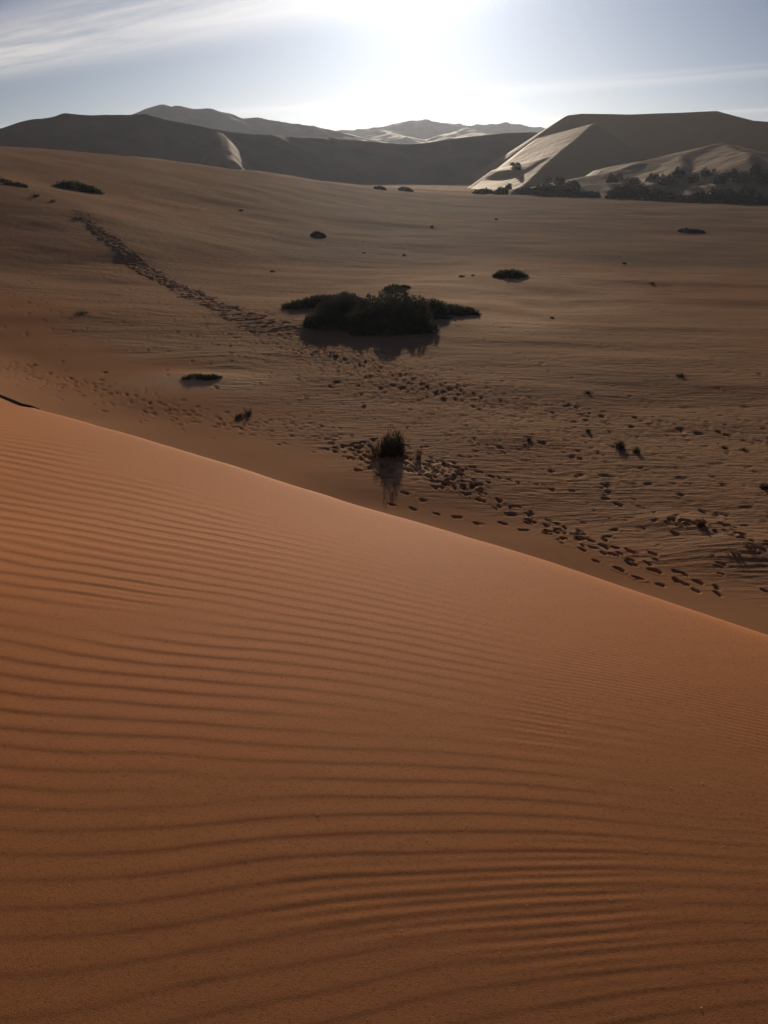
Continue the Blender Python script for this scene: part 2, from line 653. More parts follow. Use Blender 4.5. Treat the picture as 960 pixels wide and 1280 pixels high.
# faint small ripples in the smooth belt under the crest
small = np.sin((phase * 2.1 + 0.35 * XF) * 2 * math.pi)
ZF = ZF + 0.0004 * small * sstep(0.0, 0.5, fbm(XF / 0.9, YF / 0.6, 77, 2)) * sstep(-0.1, -0.5, SF)
ZF = ZF + 0.0002 * fbm(XF / 0.09, YF / 0.06, 90, 3)
ZF[-1] = height(XF[-1], YF[-1])

vf = np.stack([XF, YF, ZF], -1).reshape(-1, 3)
me = mesh_np('foreground_dune', vf, grid_faces(len(RF), NC, True)[:, ::-1])
dune_near = structure(link('foreground_dune', me, M_NEAR), 'rippled orange sand dune crest underfoot in the foreground', 'dune')

# ------------------------------------------------------------------ basin ground, with footprints
XB, YB = RB * sa[None], RB * ca[None]
ZB, SB = height(XB, YB, True)
TROD = np.zeros_like(ZB)
APRON = 1 - sstep(13.5, 18.5, SB + 1.6 * fbm(XB / 6.0, YB / 6.0, 21, 3))
# wind ripples on the open floor, real relief out to where they blur
phb = YB / 0.30 + 0.25 * XB / 0.36 * 0.4 + 1.0 * fbm(XB / 3.0, YB / 1.6, 33, 3)
rip = 0.5 - 0.5 * np.cos(2 * math.pi * phb)
rip = rip * rip
ampb = 0.024 * sstep(48, 26, RB) * (1 - APRON) * np.clip(0.6 + 0.8 * fbm(XB / 5.0, YB / 3.5, 36, 2), 0, 1.3)
ampb = ampb * (1 + 1.1 * np.exp(-((SB - 21) / 3.0) ** 2) * sstep(3, -4, XB))
ZB = ZB + ampb * rip
for lam_, r0_, r1_, r2_, r3_, sd_ in ((0.95, 34, 42, 62, 80, 37), (2.1, 60, 72, 110, 150, 38)):
    p2 = (YB + 0.22 * XB) / lam_ + 0.9 * fbm(XB / (7 * lam_), YB / (3 * lam_), sd_, 3)
    a2 = 0.032 * lam_ * sstep(r0_, r1_, RB) * sstep(r3_, r2_, RB) * (1 - APRON) * np.clip(0.35 + 0.9 * fbm(XB / 9.0, YB / 7.0, sd_ + 3, 3), 0, 1.2)
    ZB = ZB + a2 * (0.5 - 0.5 * np.cos(2 * math.pi * p2)) ** 2 * (0.45 + 0.55 * sstep(8, -6, XB))
# broader wind streaks farther off
str_ = fbm(XB / 7.0 + 0.15 * YB, YB / 1.7, 51, 3)
ZB = ZB + 0.028 * str_ * sstep(28, 45, RB) * sstep(600, 250, RB) * (1 - APRON)

r_rows = RB[:, 0].copy()
first_row = len(hid)
LOGR = r_com


def stamp(x, y, ang, ln=0.34, wd=0.17, depth=0.06, trod=0.0):
    r = math.hypot(x, y)
    a = math.atan2(x, y)
    if abs(a) > R(36) or r < 20.5:
        return
    reach = 1.1
    j0, j1 = np.searchsorted(az_in, [a - reach / r, a + reach / r])
    i0, i1 = np.searchsorted(LOGR, [r - reach, r + reach])
    i0 += first_row; i1 += first_row
    i0, i1 = max(i0 - 1, first_row), i1 + 1
    sl = (slice(i0, i1), slice(max(j0 - 1, 0), j1 + 1))
    dx, dy = XB[sl] - x, YB[sl] - y
    c, s = math.cos(ang), math.sin(ang)
    u, v = (dx * c + dy * s) / ln * 2, (-dx * s + dy * c) / wd * 2
    # ball of the foot, heel behind it, ragged by slumped sand
    v = v + 0.25 * np.sin(u * 2.1 + x * 7.0)
    q = (u - 0.18) ** 2 / 0.85 + v * v
    qh = ((u + 0.62) / 0.55) ** 2 + (v / 0.8) ** 2
    q = np.minimum(q, qh) * (1 + 0.35 * vnoise(XB[sl] * 9.0, YB[sl] * 9.0, 5))
    ZB[sl] += -depth * np.exp(-(np.maximum(q, 0) ** 2.0) * 0.8) + (0.06 + 0.22 * (math.sin(x * 91.7) * 0.5 + 0.5)) * depth * np.exp(-((np.sqrt(np.maximum(q, 0)) - 1.6) / 0.45) ** 2)
    if trod:
        TROD[sl] = np.maximum(TROD[sl], trod * np.exp(-(dx * dx + dy * dy) / 0.8))


def world_path(pts):
    return np.array([at(*p) for p in pts])


def along_path(P, step, jit):
    seg = np.hypot(*np.diff(P, axis=0).T)
    cum_ = np.concatenate([[0], np.cumsum(seg)])
    n = max(2, int(cum_[-1] / step))
    s = np.linspace(0, cum_[-1], n) + rng.normal(0, jit, n)
    s = np.clip(s, 0, cum_[-1] - 1e-3)
    x, y = np.interp(s, cum_, P[:, 0]), np.interp(s, cum_, P[:, 1])
    i = np.clip(np.searchsorted(cum_, s) - 1, 0, len(seg) - 1)
    dirs = np.diff(P, axis=0)[i] / seg[i][:, None]
    return x, y, dirs


def walk(pts, step=0.36, width=0.14, depth=0.07, jit=0.05, size=1.0, trod=0.0, drop=0.0):
    """one walker's line of prints, left and right foot in turn"""
    x, y, d = along_path(world_path(pts), step, jit)
    for i in range(len(x)):
        if random.random() < drop:
            continue
        o = width * (1 if i % 2 else -1) + random.gauss(0, 0.05)
        stamp(x[i] - d[i, 1] * o, y[i] + d[i, 0] * o, math.atan2(d[i, 1], d[i, 0]) + random.gauss(0, 0.2),
              random.uniform(0.20, 0.32) * size, random.uniform(0.09, 0.15) * size, depth * random.uniform(0.4, 1.25), trod)


def crowd(pts, n, spread, depth=0.07, size=1.0, trod=0.0):
    """a trodden band: many walkers, prints scattered across it"""
    P = world_path(pts)
    x, y, d = along_path(P, np.hypot(*np.diff(P, axis=0).T).sum() / n, 1.5)
    for i in range(len(x)):
        o = random.gauss(0, spread)
        stamp(x[i] - d[i, 1] * o, y[i] + d[i, 0] * o, math.atan2(d[i, 1], d[i, 0]) + random.gauss(0, 0.45),
              random.uniform(0.18, 0.33) * size, random.uniform(0.09, 0.16) * size, depth * random.uniform(0.3, 1.3), trod)


crowd([(330, 403), (400, 434), (470, 464), (560, 489)], 1500, 1.3, 0.065, 0.85, 0.4)
crowd([(470, 464), (560, 489), (650, 506), (780, 526), (965, 548)], 480, 0.8, 0.055, 0.95)
crowd([(390, 440), (470, 500), (560, 545), (600, 570)], 520, 2.2, 0.04, 0.8)
crowd([(470, 480), (600, 520), (760, 560)], 480, 2.4, 0.04, 0.8)
crowd([(440, 556), (485, 575), (530, 592), (566, 600)], 210, 0.75, 0.075)
crowd([(500, 575), (560, 590), (600, 606)], 80, 0.5, 0.07)
walk([(566, 606), (600, 622), (645, 642), (700, 668), (760, 690), (850, 722), (950, 772)], 0.34, 0.18, 0.085)
walk([(590, 615), (640, 636), (690, 657), (740, 680), (800, 700)], 0.30, 0.22, 0.08)
walk([(640, 640), (700, 660), (745, 675), (800, 700), (880, 735), (965, 785)], 0.42, 0.2, 0.085)
walk([(490, 631), (530, 641), (575, 648), (620, 655), (670, 664), (700, 675), (760, 706), (830, 735)], 0.62, 0.07, 0.08)
walk([(540, 582), (600, 592), (650, 604), (700, 612), (760, 626), (820, 640), (860, 656), (965, 682)], 0.5, 0.1, 0.075, drop=0.15)
walk([(700, 674), (770, 664), (830, 650), (900, 655), (965, 660)], 0.55, 0.12, 0.06)
crowd([(840, 650), (890, 660), (965, 682)], 34, 0.35, 0.08)
walk([(820, 690), (880, 705), (965, 735)], 0.8, 0.3, 0.08)
crowd([(-10, 452), (80, 480), (170, 504), (240, 520), (330, 534), (455, 556)], 420, 0.8, 0.05, 0.9)
crowd([(0, 320), (120, 390), (260, 460)], 260, 7.0, 0.07, 1.2)
crowd([(200, 340), (300, 400), (420, 470)], 200, 4.0, 0.07, 1.1)
walk([(636, 350), (640, 362), (615, 385), (590, 398)], 0.5, 0.15, 0.07)
walk([(640, 357), (700, 368), (780, 382), (960, 412)], 0.6, 0.15, 0.07)
walk([(590, 400), (640, 412), (760, 432), (840, 446), (965, 470)], 0.6, 0.15, 0.07)
walk([(560, 400), (640, 440), (700, 470), (800, 500), (965, 530)], 0.5, 0.15, 0.07)
walk([(690, 320), (800, 340), (960, 372)], 0.7, 0.2, 0.08)
crowd([(500, 300), (700, 320), (965, 350)], 160, 9.0, 0.09, 1.4)
crowd([(600, 560), (760, 600), (965, 640)], 160, 3.0, 0.035, 0.75)

for _ in range(2600):                         # odd dents and old half-filled prints all over the floor
    r_ = math.exp(random.uniform(math.log(26), math.log(170)))
    a_ = random.uniform(R(-30), R(30))
    if float(crest_s(r_ * math.sin(a_), r_ * math.cos(a_))) > 19:
        stamp(r_ * math.sin(a_), r_ * math.cos(a_), random.uniform(0, 3.1), random.uniform(.2, .5), random.uniform(.14, .3), random.uniform(.01, .045))
CLEAN_LIT = np.zeros_like(ZB)
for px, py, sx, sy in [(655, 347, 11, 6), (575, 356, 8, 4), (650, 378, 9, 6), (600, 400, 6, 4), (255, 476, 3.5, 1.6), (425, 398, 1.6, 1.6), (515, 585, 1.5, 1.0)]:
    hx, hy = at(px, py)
    CLEAN_LIT = np.maximum(CLEAN_LIT, np.exp(-((XB - hx) / sx) ** 2 - ((YB - hy) / sy) ** 2))
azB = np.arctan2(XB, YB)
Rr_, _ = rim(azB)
CLEAN_LIT = np.maximum(CLEAN_LIT, 0.55 * np.exp(-((RB - Rr_ + 6) / 16.0) ** 2) * sstep(-0.36, -0.2, azB) * sstep(0.2, 0.05, azB))  # sunlit strip along the rim, put into the sand colour
CLEAN_LIT = np.maximum(CLEAN_LIT, sstep(345, 420, RB))
CLEAN_LIT = np.clip(CLEAN_LIT * (0.9 + 0.45 * fbm(XB / 4.0, YB / 4.0, 97, 3)), 0, 1)
COARSE = sstep(84, 112, RB + 9 * fbm(XB / 14.0, YB / 14.0, 99, 3)) * sstep(-0.24, -0.02, azB) * sstep(340, 285, RB)
COARSE = np.clip(COARSE * (0.85 + 0.5 * fbm(XB / 11.0, YB / 7.0, 103, 4)), 0, 1) * (1 - CLEAN_LIT)
nb = len(RB)
vb = np.stack([XB, YB, ZB], -1).reshape(-1, 3)
me = mesh_np('ground', vb, grid_faces(nb, NC, True)[:, ::-1])
for nm, arr in (('apron', APRON), ('trodden', TROD), ('clean_lit', CLEAN_LIT), ('coarse', COARSE)):
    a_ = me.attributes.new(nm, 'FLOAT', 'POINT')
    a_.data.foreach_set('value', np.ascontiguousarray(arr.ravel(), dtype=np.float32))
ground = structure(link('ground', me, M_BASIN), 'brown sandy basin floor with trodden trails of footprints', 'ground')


# the trodden trail: a strip of churned sand, finer than the ground mesh
TP = np.array([at(*p) for p in TRAIL + [(440, 452)]])
seg_ = np.hypot(*np.diff(TP, axis=0).T)
cu = np.concatenate([[0], np.cumsum(seg_)])
ns = int(cu[-1] / 0.11)
sv = np.linspace(0, cu[-1], ns)
qx, qy = np.interp(sv, cu, TP[:, 0]), np.interp(sv, cu, TP[:, 1])
ker = np.ones(61) / 61.0
qx = np.convolve(np.pad(qx, 30, 'edge'), ker, 'valid'); qy = np.convolve(np.pad(qy, 30, 'edge'), ker, 'valid')
tx, ty = np.gradient(qx), np.gradient(qy)
tl_ = np.hypot(tx, ty); tx, ty = tx / tl_, ty / tl_
wv = np.linspace(-2.6, 2.6, 48)
TX, TY = qx[:, None] - ty[:, None] * wv[None], qy[:, None] + tx[:, None] * wv[None]
half = 1.25 + 0.35 * fbm(sv / 6.0, sv * 0, 81, 2) + 0.5 * sstep(0.75, 1.0, sv / cu[-1])
env = sstep(1.0, 0.45, np.abs(wv[None] + 0.25 * fbm(TX / 1.2, TY / 1.2, 83, 2)) / (half[:, None] * 1.25))
fade_ = (sstep(0, 0.25, sv / cu[-1]) * sstep(1.0, 0.82, sv / cu[-1]))[:, None]
churn = 0.5 * vnoise(TX / 0.33, TY / 0.33, 85) + 0.42 * vnoise(TX / 0.19, TY / 0.19, 86) + 0.25 * vnoise(TX / 0.7, TY / 0.7, 87)
TZ = height(TX, TY) - 0.16 + env * (0.20 + fade_ * (0.115 * churn)) - 0.1 * (1 - fade_)
me = mesh_np('path', np.stack([TX, TY, TZ], -1).reshape(-1, 3), grid_faces(ns, len(wv)))
structure(link('path', me, M_BASIN), 'dark churned footpath trodden diagonally down the sandy slope', 'path')


# ground height with prints left out is good enough to set plants on
def gz(x, y):
    return float(height(np.array([x]), np.array([y]))[0])


# ------------------------------------------------------------------ far dunes
def pt(px, py, dist):
    """point of the air seen at a pixel, at a horizontal distance"""
    d = ray(px, py)
    k = dist / math.hypot(d[0], d[1])
    return np.array([d[0] * k, d[1] * k, CAM_Z + d[2] * k])


def ridge_field(X, Y, crest, sl_left, sl_right, rnd=2.5, brk=None, brk_r=None, cap=None):
    """height of a ridge with the given crest line; slopes on its left and right hand side (looking along it)"""
    Z = np.full(X.shape, -1e9)
    for a, b in zip(crest[:-1], crest[1:]):
        dx, dy = b[0] - a[0], b[1] - a[1]
        L2 = dx * dx + dy * dy
        t0 = ((X - a[0]) * dx + (Y - a[1]) * dy) / L2
        t = np.clip(t0, 0, 1)
        ex, ey = X - (a[0] + t * dx), Y - (a[1] + t * dy)
        d = np.hypot(ex, ey)
        side = (dx * (Y - a[1]) - dy * (X - a[0])) / math.sqrt(L2)
        k = sstep(-6, 6, side)
        s = sl_right + (sl_left - sl_right) * k
        if cap is not None and a is crest[0]:
            s = s + (cap - s) * sstep(0.0, -0.25, t0)
        z = a[2] + t * (b[2] - a[2]) - s * (np.sqrt(d * d + rnd * rnd) - rnd)
        if brk is not None:                   # left side steepens past a lower brink
            z = z - np.where(side > 0, 0.7 * np.clip(d - brk, 0, None), 0)
        if brk_r is not None:
            z = z - np.where(side <= 0, 0.45 * np.clip(d - brk_r, 0, None), 0)
        if cap is not None and a is not crest[0]:
            z = np.where(t0 < 0, -1e9, z)
        Z = np.maximum(Z, z)
    return Z


LAND = []


def far_dune(name, label, x0, x1, y0, y1, step, fields, mat, seed, rough=0.6, foot=-1.5, soft=3.0, extra=None, warp=3.0):
    nx, ny = int((x1 - x0) / step) + 1, int((y1 - y0) / step) + 1
    X, Y = np.meshgrid(np.linspace(x0, x1, nx), np.linspace(y0, y1, ny))
    Wx = X + warp * fbm(X / 45, Y / 45, seed, 2)
    Wy = Y + warp * fbm(X / 45, Y / 45, seed + 5, 2)
    Z = np.full(X.shape, -1e9)
    for f in fields:
        z = f(Wx, Wy)
        Z = np.maximum(Z, z)
    Z = Z + rough * fbm(X / 24, Y / 24, seed + 9, 3)
    if extra is not None:
        Z = extra(X, Y, Z)
    LAND.append((x0, x1, y0, y1, fields))
    h = np.clip(soft - np.abs(Z - foot), 0, None) / soft
    Z = np.maximum(Z, foot) + h * h * soft * 0.25
    keep = Z > foot + 0.02
    F4 = grid_faces(ny, nx)
    k = keep.ravel()[F4].any(1)
    F4 = F4[k][:, ::-1]
    used = np.unique(F4)
    remap = np.full(nx * ny, -1)
    remap[used] = np.arange(len(used))
    V = np.stack([X, Y, Z], -1).reshape(-1, 3)[used]
    me_ = mesh_np(name, V, remap[F4][:, ::-1])
    return structure(link(name, me_, mat), label, 'dune')


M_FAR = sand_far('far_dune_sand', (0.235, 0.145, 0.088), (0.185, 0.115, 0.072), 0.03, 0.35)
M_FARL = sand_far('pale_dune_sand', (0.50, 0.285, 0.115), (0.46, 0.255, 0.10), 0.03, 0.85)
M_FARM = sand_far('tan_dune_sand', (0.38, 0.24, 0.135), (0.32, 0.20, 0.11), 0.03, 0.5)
M_MOUNT = sand_far('mountain_sand', (0.34, 0.24, 0.17), (0.22, 0.15, 0.11), 0.008)

# long dark dune on the left, its steep side towards the camera
D1 = 620
c1 = [pt(-330, 178, D1), pt(-140, 176, D1), pt(-40, 170, D1), pt(20, 161, D1), pt(48, 149, D1), pt(80, 141, D1 + 5), pt(140, 145, D1 + 5), pt(180, 142, D1 + 10),
      pt(215, 151, D1 + 10), pt(268, 162, D1 + 15), pt(330, 168, D1 + 35), pt(430, 174, D1 + 90), pt(520, 190, D1 + 180)]
spur_top = pt(270, 163, D1 + 8)
spur_mid = pt(270, 181, D1 - 34)
spur_bot = pt(281, 199, D1 - 70)


def spur_left(X, Y):
    return ridge_field(X, Y, [spur_top, spur_mid, spur_bot], 0.26, 0.8, 0.3, 5.0)


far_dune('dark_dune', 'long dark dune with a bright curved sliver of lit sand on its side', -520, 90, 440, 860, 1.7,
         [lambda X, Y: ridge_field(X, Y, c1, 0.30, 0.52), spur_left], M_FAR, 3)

# dune closing the basin in the middle
D2 = 700
c2 = [pt(250, 176, D2 + 20), pt(330, 172, D2 + 20), pt(420, 173, D2), pt(480, 178, D2), pt(515, 180, D2), pt(560, 174, D2), pt(610, 168, D2 + 5), pt(660, 166, D2 + 10), pt(720, 170, D2 + 20), pt(820, 180, D2 + 20)]
far_dune('saddle_dune', 'low dark saddle shaped dune closing the basin between two bigger dunes', -160, 260, 480, 860, 2.0,
         [lambda X, Y: ridge_field(X, Y, c2, 0.30, 0.36)], M_FAR, 13)

# big dune on the right with the bright flank
D3 = 560
c3 = [pt(712, 144, D3 + 85), pt(728, 142, D3 + 90), pt(785, 143, D3 + 85), pt(845, 141, D3 + 75), pt(895, 139, D3 + 62),
      pt(940, 151, D3 + 30), pt(1010, 156, D3 + 20), pt(1130, 160, D3 + 10), pt(1300, 175, D3)]
s3 = [pt(742, 154, D3 + 25), pt(697, 193, D3 - 45), pt(652, 233, D3 - 115)]
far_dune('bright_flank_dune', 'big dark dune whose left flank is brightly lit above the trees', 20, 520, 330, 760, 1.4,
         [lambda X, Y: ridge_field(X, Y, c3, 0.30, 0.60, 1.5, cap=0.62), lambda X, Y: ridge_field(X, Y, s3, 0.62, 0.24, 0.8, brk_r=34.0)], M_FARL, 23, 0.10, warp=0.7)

# low lit dunes in front of it
D4 = 400
c4 = [pt(690, 236, D4 - 20), pt(740, 222, D4), pt(800, 202, D4 + 25), pt(858, 190, D4 + 40), pt(905, 180, D4 + 50), pt(935, 186, D4 + 40), pt(1000, 198, D4 + 20), pt(1120, 215, D4)]
s4 = [pt(858, 190, D4 + 40), pt(852, 206, D4), pt(835, 226, D4 - 40)]
s5 = [pt(908, 181, D4 + 49), pt(935, 192, D4 + 10), pt(950, 215, D4 - 40)]
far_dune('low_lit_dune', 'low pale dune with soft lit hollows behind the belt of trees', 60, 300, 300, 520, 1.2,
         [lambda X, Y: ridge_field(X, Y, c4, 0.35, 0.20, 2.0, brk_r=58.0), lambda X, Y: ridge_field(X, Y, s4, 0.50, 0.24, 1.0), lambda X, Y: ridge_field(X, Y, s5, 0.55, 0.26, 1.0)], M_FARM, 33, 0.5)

# mountains far behind
D5 = 1500
c5 = [pt(40, 185, D5), pt(120, 160, D5), pt(185, 139, D5), pt(202, 131, D5), pt(212, 135, D5), pt(222, 133, D5), pt(262, 137, D5), pt(300, 146, D5), pt(345, 151, D5),
      pt(390, 157, D5), pt(430, 166, D5), pt(480, 178, D5), pt(540, 195, D5)]
far_dune('distant_mountain', 'hazy brown mountain with a notched summit behind the dark dune', -800, 210, 1100, 1900, 6.0,
         [lambda X, Y: ridge_field(X, Y, c5, 0.30, 0.34, 6)], M_MOUNT, 43, 1.8)
D6 = 2700
c6 = [pt(330, 190, D6), pt(400, 166, D6), pt(430, 162, D6), pt(470, 160, D6), pt(500, 153, D6), pt(522, 149, D6), pt(560, 153, D6), pt(590, 158, D6), pt(615, 154, D6), pt(640, 154, D6), pt(668, 158, D6), pt(720, 168, D6), pt(800, 190, D6)]
c7 = [pt(455, 170, D6 - 500), pt(480, 163, D6 - 480), pt(505, 172, D6 - 700)]
c8 = [pt(560, 172, D6 - 600), pt(585, 161, D6 - 400), pt(612, 170, D6 - 700)]
far_dune('hazy_range', 'palest and farthest mountain range under the glare of the sun', -560, 950, 1800, 3500, 11.0,
         [lambda X, Y: ridge_field(X, Y, c6, 0.28, 0.30, 8), lambda X, Y: ridge_field(X, Y, c7, 0.3, 0.25, 4), lambda X, Y: ridge_field(X, Y, c8, 0.3, 0.25, 4)], M_MOUNT, 53, 3.5)

# ------------------------------------------------------------------ plants


def leaf_cloud(C, size, jitter, aspect=3.0, up=0.5, seed=0):
    """one narrow leaf quad per centre"""
    g = np.random.default_rng(seed)
    n = len(C)
    d = g.normal(size=(n, 3)) * jitter
    d[:, 2] += up
    d /= np.linalg.norm(d, axis=1)[:, None]
    q = g.normal(size=(n, 3))
    sd = np.cross(d, q)
    sd /= np.linalg.norm(sd, axis=1)[:, None] + 1e-9
    L = size * g.uniform(0.6, 1.4, n)[:, None]
    W_ = L / aspect
    V = np.stack([C - sd * W_ * 0.5, C + sd * W_ * 0.5, C + d * L + sd * W_ * 0.25, C + d * L - sd * W_ * 0.25], 1).reshape(-1, 3)
    Fq = np.arange(4 * n).reshape(n, 4)
    return V, Fq


def tube(points, radii, sides=5):
    P = np.array(points, float)
    V, Fq = [], []
    for i, p in enumerate(P):
        tdir = P[min(i + 1, len(P) - 1)] - P[max(i - 1, 0)]
        tdir /= np.linalg.norm(tdir) + 1e-9
        a = np.cross(tdir, [0.31, 0.77, 0.55]); a /= np.linalg.norm(a)
        b = np.cross(tdir, a)
        for k in range(sides):
            an = 2 * math.pi * k / sides
            V.append(p + (a * math.cos(an) + b * math.sin(an)) * radii[i])
    for i in range(len(P) - 1):
        for k in range(sides):
            k2 = (k + 1) % sides
            Fq.append((i * sides + k, i * sides + k2, (i + 1) * sides + k2, (i + 1) * sides + k))
    return np.array(V), np.array(Fq)


def join(parts):
    V, Fq, o = [], [], 0
    for v, f in parts:
        V.append(v); Fq.append(f + o); o += len(v)
    return np.concatenate(V), np.concatenate(Fq)


def mound_points(n, lobes, seed):
    """points near the surface of overlapping lobes (cx, cy, rx, ry, rz), sitting on z = 0"""
    g = np.random.default_rng(seed)
    out = []
    area = np.array([l[2] * l[3] + l[4] * (l[2] + l[3]) for l in lobes])
    for l, k in zip(lobes, (area / area.sum() * n).astype(int)):
        v = g.normal(size=(k, 3))
        v /= np.linalg.norm(v, axis=1)[:, None]
        v[:, 2] = np.abs(v[:, 2])
        rad = 1 - 0.35 * g.random(k) ** 2.0
        rad *= 1 + 0.16 * vnoise(v[:, 0] * 3.1 + seed, v[:, 1] * 3.1 + v[:, 2] * 2.3, seed)
        out.append(np.stack([l[0] + v[:, 0] * l[2] * rad, l[1] + v[:, 1] * l[3] * rad, v[:, 2] * l[4] * rad], -1))
    return np.concatenate(out)


def bush(name, label, px, py, lobes, n, leaf, mat, seed, cat='bush', group=None, sink=0.05, up=0.5, aspect=3.0, stems=6):
    """low bush whose lobes lie about the point of ground seen at (px, py)"""
    x, y = at(px, py)
    root = link(name, None, loc=(x, y, gz(x, y) - sink))
    tag(root, label, cat, group)
    if len(lobes) > 1:
        gg = random.Random(seed + 1)
        extra = []
        for l in lobes:
            for _ in range(4):
                a_ = gg.uniform(0, 2 * math.pi)
                q_ = gg.uniform(0.75, 1.12)
                extra.append((l[0] + q_ * l[2] * math.cos(a_), l[1] + q_ * l[3] * math.sin(a_), l[2] * gg.uniform(.14, .34), l[3] * gg.uniform(.14, .34), l[4] * gg.uniform(.3, .75)))
        C = mound_points(n, list(lobes) + extra, seed)
    else:
        C = mound_points(n, lobes, seed)
    # follow the ground
    C[:, 2] += height(C[:, 0] + x, C[:, 1] + y) - gz(x, y)
    V, Fq = leaf_cloud(C, leaf, 0.8, aspect, up, seed)
    link('foliage', mesh_np('foliage', V, Fq, False), mat, root)
    g = random.Random(seed)
    parts = []
    for i in range(stems):
        l = g.choice(lobes)
        ex, ey, ez = l[0] + g.uniform(-.6, .6) * l[2], l[1] + g.uniform(-.6, .6) * l[3], l[4] * g.uniform(.6, .95)
        bz = float(height(np.array([x + l[0]]), np.array([y + l[1]]))[0]) - gz(x, y)
        rr_ = max(0.01, 0.018 * l[4] + 0.008)
        link('stem', mesh_np('stem', *tube([(l[0], l[1], bz - 0.05), ((l[0] + ex) / 2, (l[1] + ey) / 2, bz + ez * 0.6), (ex, ey, bz + ez)], [rr_, rr_ * .7, rr_ * .3])), M_WOOD, root)
    return root


def tuft(name, label, px, py, h, w_, n, mat, seed, cat='grass tuft', group=None, lean=0.0, blade=0.012):
    """grass tuft: blades fanning from a base"""
    x, y = at(px, py)
    root = link(name, None, loc=(x, y, gz(x, y) - 0.03))
    tag(root, label, cat, group)
    g = np.random.default_rng(seed)
    bx, by = g.normal(0, w_ * 0.22, n), g.normal(0, w_ * 0.22, n)
    an = g.uniform(0, 2 * math.pi, n)
    sp = np.abs(g.normal(0, 0.5, n)) * w_ * 0.6
    hh = h * g.uniform(0.45, 1.05, n)
    tx, ty = bx + np.cos(an) * sp + lean * hh, by + np.sin(an) * sp
    sx, sy = -np.sin(an) * blade, np.cos(an) * blade
    mx_, my_ = bx * 0.6 + tx * 0.4, by * 0.6 + ty * 0.4
    z0 = np.zeros(n)
    V = np.stack([np.stack([bx - sx, by - sy, z0], -1), np.stack([bx + sx, by + sy, z0], -1),
                  np.stack([mx_ + sx * .8, my_ + sy * .8, hh * .6], -1), np.stack([mx_ - sx * .8, my_ - sy * .8, hh * .6], -1),
                  np.stack([tx + sx * .25, ty + sy * .25, hh], -1), np.stack([tx - sx * .25, ty - sy * .25, hh], -1)], 1).reshape(-1, 3)
    i = np.arange(n)[:, None] * 6
    Fq = np.concatenate([i + np.array([[0, 1, 2, 3]]), i + np.array([[3, 2, 4, 5]])])
    o = link('blades', mesh_np('blades', V, Fq, False), mat, root)
    o['kind'] = 'stuff'
    return root


G = 'bushes of the large clump in the basin'
bush('spiny_bush', 'largest dark green bush in the middle of the clump in the basin', 484, 413,
     [(-0.2, -0.4, 2.0, 1.3, 0.7), (-1.6, 0.8, 1.1, 1.3, 1.05), (1.5, 0.6, 1.4, 1.3, 0.95), (0.2, 1.8, 1.2, 1.1, 1.6), (1.8, 2.8, 1.0, 1.1, 1.55), (-1.1, 2.8, 1.0, 1.0, 1.45), (0.5, 4.4, 1.4, 1.1, 1.75)], 19000, 0.17, M_GREEN, 101, group=G)
bush('spiny_bush', 'rounded dark bush at the trail side of the clump, beside a bare sand hollow', 410, 409,
     [(0, 0.2, 1.4, 1.2, 0.75), (0.2, 2.0, 1.1, 1.2, 1.25), (0.9, 3.2, 0.8, 0.9, 1.35)], 8000, 0.17, M_GREEN, 102, group=G)
bush('spiny_bush', 'low tapering bush behind the sand hollow of the clump', 388, 384,
     [(-0.6, 0.3, 1.2, 0.9, 0.4), (0.7, 0.8, 1.4, 1.0, 0.6), (2.2, 1.2, 1.1, 0.9, 0.6)], 6000, 0.16, M_GREEN, 103, group=G)
bush('spiny_bush', 'low bush trailing off the clump on the side of the smooth hump', 553, 398,
     [(-0.6, 0.6, 1.2, 1.1, 0.5), (-0.4, 1.8, 1.1, 1.1, 0.8), (0.9, 2.2, 1.1, 0.9, 0.5), (1.9, 2.4, 0.7, 0.6, 0.4)], 6500, 0.16, M_GREEN, 104, group=G)
bush('spiny_bush', 'small twiggy bush poking up from the sand behind the clump', 492, 362,
     [(0, 0, 0.8, 0.5, 0.35), (0.8, 0.3, 0.5, 0.4, 0.25)], 1400, 0.14, M_OLIVE, 105, group=G)

bush('hump_bush', 'lone dark bush on top of the smooth sand hump', 638, 346,
     [(0, 0, 1.1, 0.9, 0.6), (0.7, 0.2, 0.9, 0.6, 0.35), (-0.8, 0.1, 0.8, 0.5, 0.3)], 4200, 0.15, M_GREEN, 111)
bush('creeping_bush', 'flat black creeping bush with thin bristles on the bare slope', 254, 473,
     [(-0.35, 0, 0.55, 0.35, 0.20), (0.25, 0, 0.5, 0.3, 0.18), (0.6, 0, 0.25, 0.2, 0.15)], 2600, 0.09, M_GREEN, 112, up=0.9, aspect=5)
bush('slope_bush', 'dark bush with a flat top where the trail leaves over the slope', 97, 238,
     [(0, 0, 2.4, 1.6, 1.1), (1.8, 0.2, 1.6, 1.2, 0.9), (-1.6, 0, 1.5, 1.2, 0.8)], 4500, 0.26, M_GREEN, 113)
bush('flat_bush', 'long flat bush lying alone on the plain towards the low lit dune', 865, 290,
     [(-0.9, 0, 1.2, 0.9, 0.5), (0.6, -0.2, 1.3, 0.8, 0.45)], 2200, 0.2, M_GREEN, 114)
bush('plain_bush', 'small round bush alone on the shaded slope beyond the clump', 398, 296,
     [(0, 0, 0.9, 0.7, 0.65)], 1200, 0.18, M_GREEN, 115)
bush('rim_bush', 'green bush at the far rim of the basin', 506, 239, [(0, 0, 2.0, 1.4, 1.4), (1.2, 0, 1.4, 1.0, 1.0)], 1800, 0.3, M_GREEN, 116)
bush('rim_bush', 'small brown bush at the far rim of the basin', 475, 237, [(0, 0, 1.9, 1.2, 0.9)], 1200, 0.3, M_OLIVE, 117)

